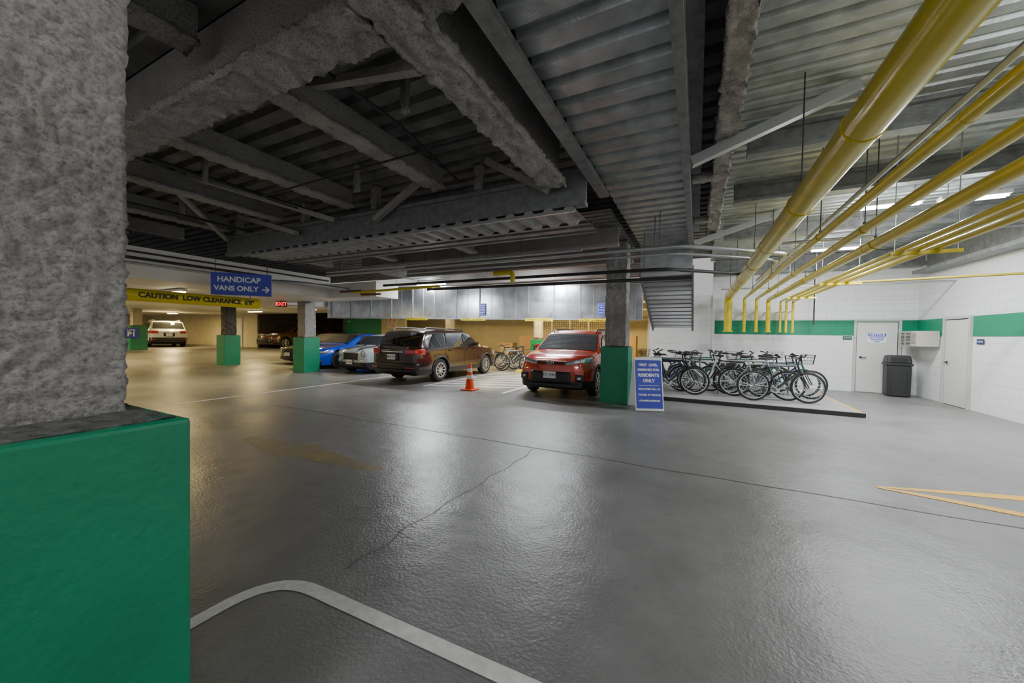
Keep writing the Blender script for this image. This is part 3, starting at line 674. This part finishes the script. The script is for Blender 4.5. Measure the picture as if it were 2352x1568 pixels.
car_red,ep=make_car('bright red compact SUV parked nose out beside column',(-3.08,10.5,0),90,P_red,4.57,.92,
 [(0,.86),(.08,.94),(.35,1.02),(1.1,1.1),(1.78,1.53),(2.2,1.64),(3.5,1.63),(4.05,1.55),(4.4,1.15),(4.55,.98)],1.08,(.93,3.6),.355,.22,1.13,1.82,4.05,4.38,sty2r,rails='b',plate='f',spokes=5,pltext='121 1MM')
p=ep(0,.84,.04)
mb=MB()
for (ry,rz_) in ((.085,.055),(.03,.055)):
    mb.path([(p.x,p.y+ry*math.cos(a),p.z+rz_*math.sin(a)*.98) for a in [2*math.pi*k/24 for k in range(24)]],.007,6,closed=True)
mb.path([(p.x,.06*math.cos(a),p.z+.028+.024*math.sin(a)) for a in [2*math.pi*k/24 for k in range(24)]],.007,6,closed=True)
mb.obj('emblem',M_chr,car_red)
sty3=dict(win=[(1.12,1.95,1.5,1.95),(2.02,2.85,2.02,2.8),(2.92,3.4,2.88,3.3)],doors=[1.0,1.98],handles=[1.85],pz=.42,
 patch=[dict(y0=-.34,y1=.34,z0=.5,z1=.73,name='grille',mt=M_blk,off=.02),dict(y0=-.36,y1=.36,z0=.73,z1=.75,name='grille_trim',mt=M_chr,off=.03),
        dict(y0=-.36,y1=.36,z0=.49,z1=.505,name='grille_trim',mt=M_chr,off=.03),
        dict(y0=-.6,y1=.6,z0=.25,z1=.38,name='lower_intake',mt=M_blk,off=.02),
        dict(y0=.48,y1=.68,z0=.42,z1=.5,name='fog_lamp',mt=M_lamp,both=True,off=.03)])
P_gray=mat('car_paint_gray',(.42,.46,.50),.28,.15,coat=1)
mini,ep=make_car('small light grey hatchback with round headlights',(-10.98,11.1,0),90,P_gray,3.85,.86,
 [(0,.76),(.08,.84),(.3,.9),(.95,.97),(1.38,1.32),(1.7,1.41),(3.1,1.38),(3.5,1.3),(3.75,.95),(3.85,.8)],.95,(.72,3.2),.31,.17,1.0,1.45,3.4,3.7,sty3,dark_clad=True,plate='f',spokes=5,pltext='5KT 462')
for sg in (1,-1):
    q=ep(sg*.56,.72,.02); MB().lathe([(0,-.045),(.06,-.04),(.1,-.02),(.115,.0),(.125,.0),(.125,.02)],axis='x',n=24,c=(0,0,0)).obj('headlight',M_lamp,mini,smooth=True,loc=q)
for sg in (.3,-.3): MB().grid(lambda u,v,s=sg:Vector((-3.85/2+.1+.9*u,s+.05*(v*2-1),lin([(0,.76),(.08,.84),(.3,.9),(.95,.97),(1.4,1.3)],.1+.9*u)+.02)),10,1).obj('bonnet_stripe',M_blk,mini)
sty4=dict(win=[(1.7,2.5,2.2,2.5),(2.58,3.4,2.58,3.2),(3.45,3.9,3.28,3.5)],doors=[1.45,2.54,3.45],handles=[2.35,3.3],pz=.45,hm=M_blk,
 patch=[dict(y0=.42,y1=.88,z0=.62,z1=.72,name='headlight',mt=M_lamp,both=True),dict(y0=-.35,y1=.35,z0=.5,z1=.7,name='grille',mt=M_blk,off=.02),
        dict(y0=-.8,y1=.8,z0=.22,z1=.36,name='lower_intake',mt=M_blk,off=.02)])
prof4=[(0,.7),(.08,.76),(.4,.84),(1.3,.96),(2.05,1.36),(2.5,1.43),(3.1,1.41),(4.0,1.1),(4.55,1.03),(4.7,.9)]
M_drim=mat('dark_rim',(.05,.05,.055),.3,.7)
make_car('glossy blue coupe with dark wheels',(-13.8,11.6,0),90,mat('car_paint_blue',(.008,.06,.60),.2,.15,coat=1),4.5,.92,prof4,.93,(.87,3.62),.34,.15,1.4,2.1,3.1,3.9,sty4,dark_clad=False,plate='f',spokes=5,rimm=M_drim)
make_car('black sedan parked behind the green column base',(-16.1,12.55,0),90,mat('car_paint_black',(.03,.028,.025),.15,.3,coat=1),4.7,.9,prof4,.93,(.87,3.72),.34,.15,1.4,2.1,3.1,3.9,sty4,dark_clad=False,plate='f')
make_car('dark brown crossover on raised bay',(-24.7,16.2,.33),90,mat('car_paint_bronze',(.10,.04,.02),.2,.3,coat=1),4.5,.9,
 [(0,.86),(.08,.94),(.35,1.0),(1.1,1.08),(1.78,1.5),(2.2,1.58),(3.5,1.56),(4.05,1.48),(4.4,1.1),(4.5,.98)],1.05,(.93,3.55),.35,.22,1.13,1.82,4.0,4.33,sty2,plate=False,spokes=5)
make_car('white SUV seen from behind near garage wall',(-31.7,11.6,.33),-12,mat('car_paint_white',(.75,.75,.73),.25,coat=1),4.6,.92,
 [(0,.86),(.08,.94),(.35,1.02),(1.2,1.12),(1.85,1.55),(2.3,1.66),(3.7,1.65),(4.15,1.58),(4.45,1.12),(4.6,.98)],1.08,(.93,3.6),.35,.22,1.2,1.9,4.15,4.42,
 dict(win=[(1.55,2.42,2.1,2.42),(2.5,3.3,2.5,3.25),(3.38,4.0,3.33,3.75)],doors=[2.46],handles=[2.25],pz=.78,patch=[a for a in sty['patch'] if a.get('rear')]),rails=True,plate='r',spokes=5)
# ------------------------------------------------------------ BICYCLES
def make_bike(label,fm,basket=False,drop=False):
    o=thing('bicycle',label,'bicycle',group='parked bicycles')
    r=.335; BB=(.0,0,.28); ST=(-.15,0,.78); RA=(-.45,0,r); HT=(.40,0,.84); HB=(.45,0,.68); FA=(.60,0,r)
    mb=MB()
    for a,b,q in ((BB,ST,.018),(BB,(HB[0]-.0,0,HB[2]+.01),.022),(ST,(HT[0],0,HT[2]-.03),.018),(HT,HB,.022)): mb.tube(a,b,q,8)
    for sg in (.05,-.05):
        mb.tube((BB[0],sg*.6,BB[2]),(RA[0],sg,RA[2]),.009,6); mb.tube((ST[0],sg*.3,ST[2]-.03),(RA[0],sg,RA[2]),.008,6)
    mb.obj('frame',fm,o,smooth=True)
    mb=MB()
    for sg in (.05,-.05): mb.path([(HB[0],sg*.7,HB[2]),(HB[0]+.07,sg,.5),(FA[0],sg,FA[2])],.012,6)
    mb.tube((HB[0],-.04,HB[2]),(HB[0],.04,HB[2]),.014,6)
    mb.obj('fork',M_blk,o,smooth=True)
    for A in (RA,FA):
        w=MB().lathe([(r-.022+.026*math.cos(t),.026*math.sin(t)) for t in [2*math.pi*k/8 for k in range(8)]],axis='y',n=36,close=True).obj('wheel',M_rub,o,smooth=True,loc=A)
        MB().lathe([(r-.055,-.012),(r-.03,-.014),(r-.03,.014),(r-.055,.012)],axis='y',n=36,close=True).obj('rim',M_alu,w,smooth=True)
        mb=MB()
        for k in range(20):
            a=2*math.pi*k/20; mb.path([(.02*math.cos(a+.8),.02*(-1)**k,.02*math.sin(a+.8)),((r-.045)*math.cos(a),0,(r-.045)*math.sin(a))],.0022,3,caps=False)
        mb.obj('spokes',M_cond,w); MB().tube((0,-.05,0),(0,.05,0),.022,10).obj('hub',M_alu,w)
    mb=MB(); mb.tube(ST,(-.19,0,.93),.013,8); mb.obj('seat_post',M_alu,o)
    mb=MB(); mb.path([(-.33,0,.945),(-.25,0,.955),(-.12,0,.95),(-.02,0,.94)],[.06,.075,.035,.018],10); 
    for i,v in enumerate(mb.v): mb.v[i]=(v[0],v[1],.95+(v[2]-.95)*.4)
    mb.obj('saddle',M_vinyl,o,smooth=True)
    mb=MB(); mb.tube(HT,(.37,0,.95),.015,8); mb.tube((.37,0,.95),(.44,0,.98),.014,8)
    if drop:
        for sg in (1,-1): mb.path(fillet([(.44,0,.98),(.44,sg*.21,.98),(.55,sg*.21,.97),(.55,sg*.22,.86),(.44,sg*.23,.84)],.05,4),.012,6)
    else: mb.path([(.36,-.3,1.03),(.43,-.12,1.0),(.44,0,.98),(.43,.12,1.0),(.36,.3,1.03)],.012,8)
    mb.obj('handlebar',M_blk,o,smooth=True)
    if not drop:
        for sg in (1,-1): MB().tube((.36,sg*.3,1.03),(.40,sg*.19,1.01),.018,8).obj('grip',M_vinyl,o)
    mb=MB(); mb.lathe([(.06,.055),(.095,.055),(.095,.06),(.06,.06)],c=(0,0,.28),axis='y',n=24,close=True)
    for k in range(5):
        a=k*1.256; mb.tube((0,.058,.28),(.08*math.cos(a),.058,.28+.08*math.sin(a)),.006,4)
    mb.tube((0,-.075,.28),(0,.075,.28),.012,8)
    mb.tube((0,.07,.28),(.13,.075,.17),.011,6); mb.tube((0,-.07,.28),(-.13,-.075,.39),.011,6); mb.obj('crank',M_alu,o)
    for (x,y,z) in((.13,.12,.17),(-.13,-.12,.39)): MB().box((x,y,z),(.09,.08,.02)).obj('pedal',M_blk,o)
    mb=MB(); mb.path([(0,.058,.375),(-.45,.058,r+.04),(-.49,.058,r),(-.45,.058,r-.04),(0,.058,.185)],.005,4); mb.obj('chain',M_dsteel,o)
    MB().tube((-.25,.05,.3),(-.2,.16,.0),.009,6).obj('kickstand',M_dsteel,o)
    if basket:
        mb=MB()
        for z,s_ in ((.8,.1),(.88,.12),(.96,.13),(1.02,.14)):
            mb.path([(.68-s_,-s_,z),(.68+s_,-s_,z),(.68+s_,s_,z),(.68-s_,s_,z)],.004,4,closed=True)
        for k in range(5):
            t=-1+k*.5
            for (a,b) in (((.68+.1*t,-.1,.8),(.68+.14*t,-.14,1.02)),((.68+.1*t,.1,.8),(.68+.14*t,.14,1.02)),((.58,.1*t,.8),(.54,.14*t,1.02)),((.78,.1*t,.8),(.82,.14*t,1.02)),((.68+.1*t,-.1,.8),(.68+.1*t,.1,.8))): mb.tube(a,b,.003,4)
        mb.obj('basket',M_dsteel,o)
        MB().path([(-.46+.37*math.cos(a),0,r+.37*math.sin(a)) for a in [R(20+k*14) for k in range(11)]],.015,4).obj('mudguard',M_blk,o)
    return o
F1=mat('bike_black',(.02,.02,.022),.3,coat=.5);F2=mat('bike_silver',(.5,.52,.54),.3,.7);F3=mat('bike_teal',(.02,.12,.10),.3,coat=.5);F4=mat('bike_white',(.65,.66,.66),.3);F5=mat('bike_navy',(.02,.03,.10),.3,coat=.5)
protos=[make_bike('black framed commuter bicycle on platform',F1),make_bike('silver framed bicycle with wire basket',F2,basket=True),
 make_bike('dark teal bicycle with black handlebar',F3),make_bike('pale framed road bicycle with drop bars',F4,drop=True),make_bike('navy city bicycle with basket',F5,basket=True)]
H=.085
places=[(0,1.62,10.0,H,10),(1,1.28,10.38,H,-6),(2,1.85,10.76,H,12),(0,.95,11.0,H,175),(4,1.75,11.3,H,-8),(3,1.2,11.65,H,8),(2,1.5,12.0,H,170),(0,1.0,12.35,H,-5),
 (3,.28,10.65,H,185),(2,.05,11.3,H,10),(1,.2,11.9,H,-12),
 (0,-.62,10.05,H,5),(4,-.7,10.45,H,-8),(2,-.5,10.85,H,176),(1,-.7,11.75,H,172),(2,.0,12.5,H,6),(3,-.5,12.95,H,0),(4,1.4,12.75,H,8),
 (0,-6.6,13.35,0,12),(3,-7.0,13.8,0,-10),(1,-6.5,14.25,0,15),(2,-7.3,14.65,0,170),(0,-6.8,15.05,0,12),(4,-6.3,15.5,0,-10),(3,-7.9,15.2,0,20)]
used=set()
for (k,x,y,z,rz) in places:
    b=protos[k]
    if k in used: b=dup(b)
    used.add(k)
    b.location=(x,y,z+.006); b.rotation_euler=(R(random.uniform(-4,-1)),0,R(rz))
for xr in (-.6,1.4):
    o=thing('bike_rack','galvanised tubular bicycle rack between bikes','bike rack',(xr,11.47,.09),group='bike racks')
    pts=[(-.7,0,.0),(-.7,0,.8),(.7,0,.8),(.7,0,.0)]
    MB().path(fillet(pts,.15,6),.024,10).obj('rack_loop',M_cond,o,smooth=True)
    for x in(-.7,.7): MB().lathe([(0,.001),(.07,.001),(.07,.012),(0,.012)],(x,0,0),n=16).obj('foot_plate',M_cond,o)
# ------------------------------------------------------------ A-FRAME SIGN
s=thing('folding_sign','white folding floor sign with blue lettered panel','sign',(-.90,8.02,0),24)
w,h=.56,1.08
mb=MB(); mb.bb((-w/2,-.02,0.0),(w/2,.0,h)); pf=mb.obj('front_panel',M_wtxt,s,bevel=.01); pf.rotation_euler=(R(-12),0,0); pf.location=(0,-.24,.012)
mb=MB(); mb.bb((-w/2,0,0.0),(w/2,.02,h)); pb=mb.obj('back_panel',M_wtxt,s,bevel=.01); pb.rotation_euler=(R(17),0,0); pb.location=(0,.31,.012)
MB().bb((-w/2+.022,-.024,.05),(w/2-.022,-.02,h-.06)).obj('blue_panel',M_blue,pf)
for (tx,sz,z,o_) in (('FIRST  LEVEL',.068,.92,.003),('RESERVED FOR',.064,.82,.003),('RESIDENTS',.085,.71,.004),('ONLY',.085,.6,.004),('VIOLATORS WILL BE',.047,.43,.002),('TOWED AT VEHICLE',.047,.315,.002),("OWNER'S EXPENSE",.047,.2,.002)):
    text(tx,sz,pf,(0,-.026,z),M_wtxt,off=o_)
MB().bb((-.2,-.026,.505),(.2,-.024,.512)).obj('divider_line',M_wtxt,pf)
MB().bb((-.12,-.02,1.04),(.12,.04,1.08)).obj('hinge_handle',M_wtxt,s,bevel=.01)
# ------------------------------------------------------------ CONE
o=thing('traffic_cone','orange traffic cone with white bands on hatched floor','traffic cone',(-5.36,8.28,0))
MB().box((0,0,.018),(.36,.36,.034)).obj('base',M_or,o,bevel=.01)
MB().lathe([(.135,.03),(.125,.05),(.03,.7),(.022,.715),(0,.715)],n=28).obj('cone_body',M_or,o,smooth=True)
for z0,z1 in ((.3,.4),(.48,.58)):
    rr_=lambda z:.125-(z-.05)*.095/.65+.003
    MB().lathe([(rr_(z0),z0),(rr_(z1),z1)],n=28).obj('reflective_band',M_wtxt,o,smooth=True)
# ------------------------------------------------------------ TRASH CAN
o=thing('trash_can','black square litter bin with domed lid','trash can',(4.85,13.55,0),-8)
M_bin=mat('bin_plastic',(.018,.019,.02),.5,bump=.1,bs=30)
MB().box((0,0,.42),(.46,.46,.82),top=1.03).obj('bin_body',M_bin,o,bevel=.03)
for sx in (-1,1): 
    for k in range(4): MB().bb((sx*.15-.012,-.25,.12+k*.16),(sx*.15+.012,-.23,.2+k*.16)).obj('bin_rib',M_bin,o)
MB().box((0,0,.86),(.52,.52,.06)).obj('lid_rim',M_bin,o,bevel=.015)
mb=MB().box((0,0,.99),(.5,.5,.22),top=.86); mb.obj('lid_dome',M_bin,o,bevel=.04)
MB().box((0,-.235,.98),(.3,.03,.13)).obj('flap_door',M_blk,o,bevel=.01)
# ------------------------------------------------------------ WALL HEATER
o=thing('wall_unit','beige wall mounted ventilation unit with grille','wall heater',(5.38,13.3,1.35),-90)
M_unit=mat('unit_beige',(.50,.48,.41),.5)
MB().bb((-.4,-.42,0),(.4,0,.4)).obj('housing',M_unit,o,bevel=.012)
MB().bb((-.37,-.425,.03),(.1,-.421,.37)).obj('grille_opening',M_dsteel,o)
mb=MB()
for k in range(9): mb.bb((-.37,-.44,.045+k*.038),(.1,-.425,.06+k*.038))
mb.bb((-.14,-.442,.03),(-.12,-.425,.37)); mb.obj('louver',M_unit,o)
MB().bb((.14,-.43,.08),(.36,-.42,.33)).obj('control_panel',mat('unit_panel',(.30,.29,.25),.5),o,bevel=.005)
# ------------------------------------------------------------ FAR REAR OBJECTS
MB().bb((-22,18,0),(-18.6,18.2,3.45)).obj('wall_green',M_green,kind='structure',label='green painted partition wall')
MB().bb((-18.6,18,0),(-16.6,18.2,3.45)).obj('wall_partition',M_beige,kind='structure',label='beige painted partition wall')
sign('level_sign','pale level sign on partition wall',(-17.6,17.98,2.2),0,.9,.9,mat('sign_pale',(.7,.62,.5),.5),[('P1',.6,0,.12,M_or,.01),('RED',.2,0,-.3,M_or,.0)])
for (x,y) in ((-12.5,17.2),(-7.1,17.2)):
    column(x,y,w=.6,sw=.4,top=3.45,step=.12,lab='distant column with green base among storage')
o=thing('storage_cage','wire mesh storage lockers along beige wall','storage cage',(-5.2,17.9,0))
M_cage=mat('cage_wire',(.25,.22,.16),.5,.3)
for i in range(6):
    x=-2.4+i*.95
    MB().bb((x-.03,-.02,0),(x+.03,.02,2.3)).obj('post',M_cage,o)
mb=MB()
for i in range(48): 
    x=-2.4+i*.1; mb.tube((x,0,.05),(x,0,2.25),.005,3)
for i in range(20): mb.tube((-2.4,0,.1+i*.11),(2.35,0,.1+i*.11),.005,3)
mb.obj('wire_mesh',M_cage,o)
MB().bb((-2.42,-.02,2.25),(2.37,.02,2.32)).obj('top_rail',M_cage,o)
for (y,z) in ((15.2,2.9),(17,3.0),(19,2.8)):
    pipe([(-14,y,z),(-1.6,y,z)],.05,M_white,'white painted pipe below rear ceiling',name='white_pipe',group='rear ceiling pipes')
M_card=mat('cardboard',(.42,.28,.15),.8)
for i,(x,y,w_,h_) in enumerate(((-3,19.2,.7,1.5),(-4.2,19.4,.6,1.1),(-5.6,19.3,.8,1.7),(-6.7,19.4,.7,1.3),(-8.6,19.4,.9,1.4),(-9.8,19.2,.8,1.0))):
    b=MB().bb((x-w_/2,y-.3,0.002),(x+w_/2,y+.3,h_)).bb((x-.03,y-.302,.0),(x+.03,y-.3,h_)).obj('storage_box',M_card,label='brown cardboard storage carton by wall',cat='box',bevel=.01,group='storage boxes')
# ------------------------------------------------------------ LIGHTS
def fixture(x,y,z,L_=1.2,rz=0,e=60,warm=False,top=None,em=True,size=.2,up=.3):
    o=thing('fluorescent_light','fluorescent strip light with glowing tube' if not warm else 'warm fluorescent strip light under ceiling','ceiling light',(x,y,z),rz,group='strip lights')
    MB().bb((-L_/2,-.07,.03),(L_/2,.07,.09)).obj('housing',M_white,o,bevel=.008)
    for q in (-.035,.035): MB().tube((-L_/2+.03,q,.012),(L_/2-.03,q,.012),.018,10).obj('tube',M_tubew if warm else M_tube,o)
    for q in (-L_/2+.1,L_/2-.1): MB().tube((q,0,.09),(q,0,(top if top else z+.3)-z),.006,6).obj('hanger',M_cond,o)
    ld=bpy.data.lights.new('tube_lamp','AREA'); ld.shape='RECTANGLE'; ld.size=L_; ld.size_y=size; ld.energy=e
    ld.color=(1,.74,.30) if warm else (.95,.98,1)
    lo=bpy.data.objects.new('tube_lamp',ld); COL.objects.link(lo); lo.parent=o; lo.location=(0,0,-.02)
    if not warm and up:
        pd=bpy.data.lights.new('tube_glow','POINT'); pd.energy=e*up; pd.shadow_soft_size=.12; pd.color=ld.color
        po=bpy.data.objects.new('tube_glow',pd); COL.objects.link(po); po.parent=o; po.location=(0,0,-.2)
    return o
fixture(2.78,8.2,3.68,.78,e=125,top=4.02); fixture(3.72,8.2,3.66,.75,e=115,top=4.02)
fixture(3.0,11.2,3.6,1.2,e=150,top=4.02)
fixture(2.9,2.9,3.6,1.2,e=85,top=4.02); fixture(3.2,-1.5,3.6,1.2,e=80,top=4.02)  # added strip lights out of view, filling the near area
fixture(-.7,-2.2,3.3,1.2,e=60,top=3.72)  # added behind the camera to light the near floor and column
fixture(-8.0,9.9,3.1,1.2,e=140,top=3.6); fixture(-4.6,10.2,3.5,1.2,e=150,top=3.62)
fixture(-4.5,12.2,3.5,1.2,e=140,top=3.62)
fixture(-9.8,12.0,3.5,1.2,e=160,top=3.62)
for (x,y,e) in ((-3.5,16.2,260),(-6.2,16.2,300),(-9.5,16,190),(-13.5,16,90)): fixture(x,y,3.2,1.2,e=e,warm=True,top=3.45)
for (x,y,e) in ((-12.5,4.8,90),(-16,11.0,110),(-21,5.5,230),(-21,11.5,170),(-29,6,260),(-30,11.5,220),(-36,9,200),(-14,0,80)): fixture(x,y,2.44,1.2,e=e,warm=True,top=2.55)
w=bpy.data.worlds.new('world'); scene.world=w; w.use_nodes=True
w.node_tree.nodes['Background'].inputs[0].default_value=(.94,.92,.93,1); w.node_tree.nodes['Background'].inputs[1].default_value=.58
# ------------------------------------------------------------ CAMERA
cd=bpy.data.cameras.new('cam'); cam=bpy.data.objects.new('cam',cd); COL.objects.link(cam)
cd.sensor_width=36; cd.lens=850/2352*36; cd.clip_start=.05
Mx=Matrix.Rotation(R(26.5),4,'Z')@Matrix.Rotation(R(90-1.15),4,'X')@Matrix.Rotation(R(.945),4,'Z')
Mx.translation=Vector((0,0,1.5)); cam.matrix_world=Mx
scene.camera=cam
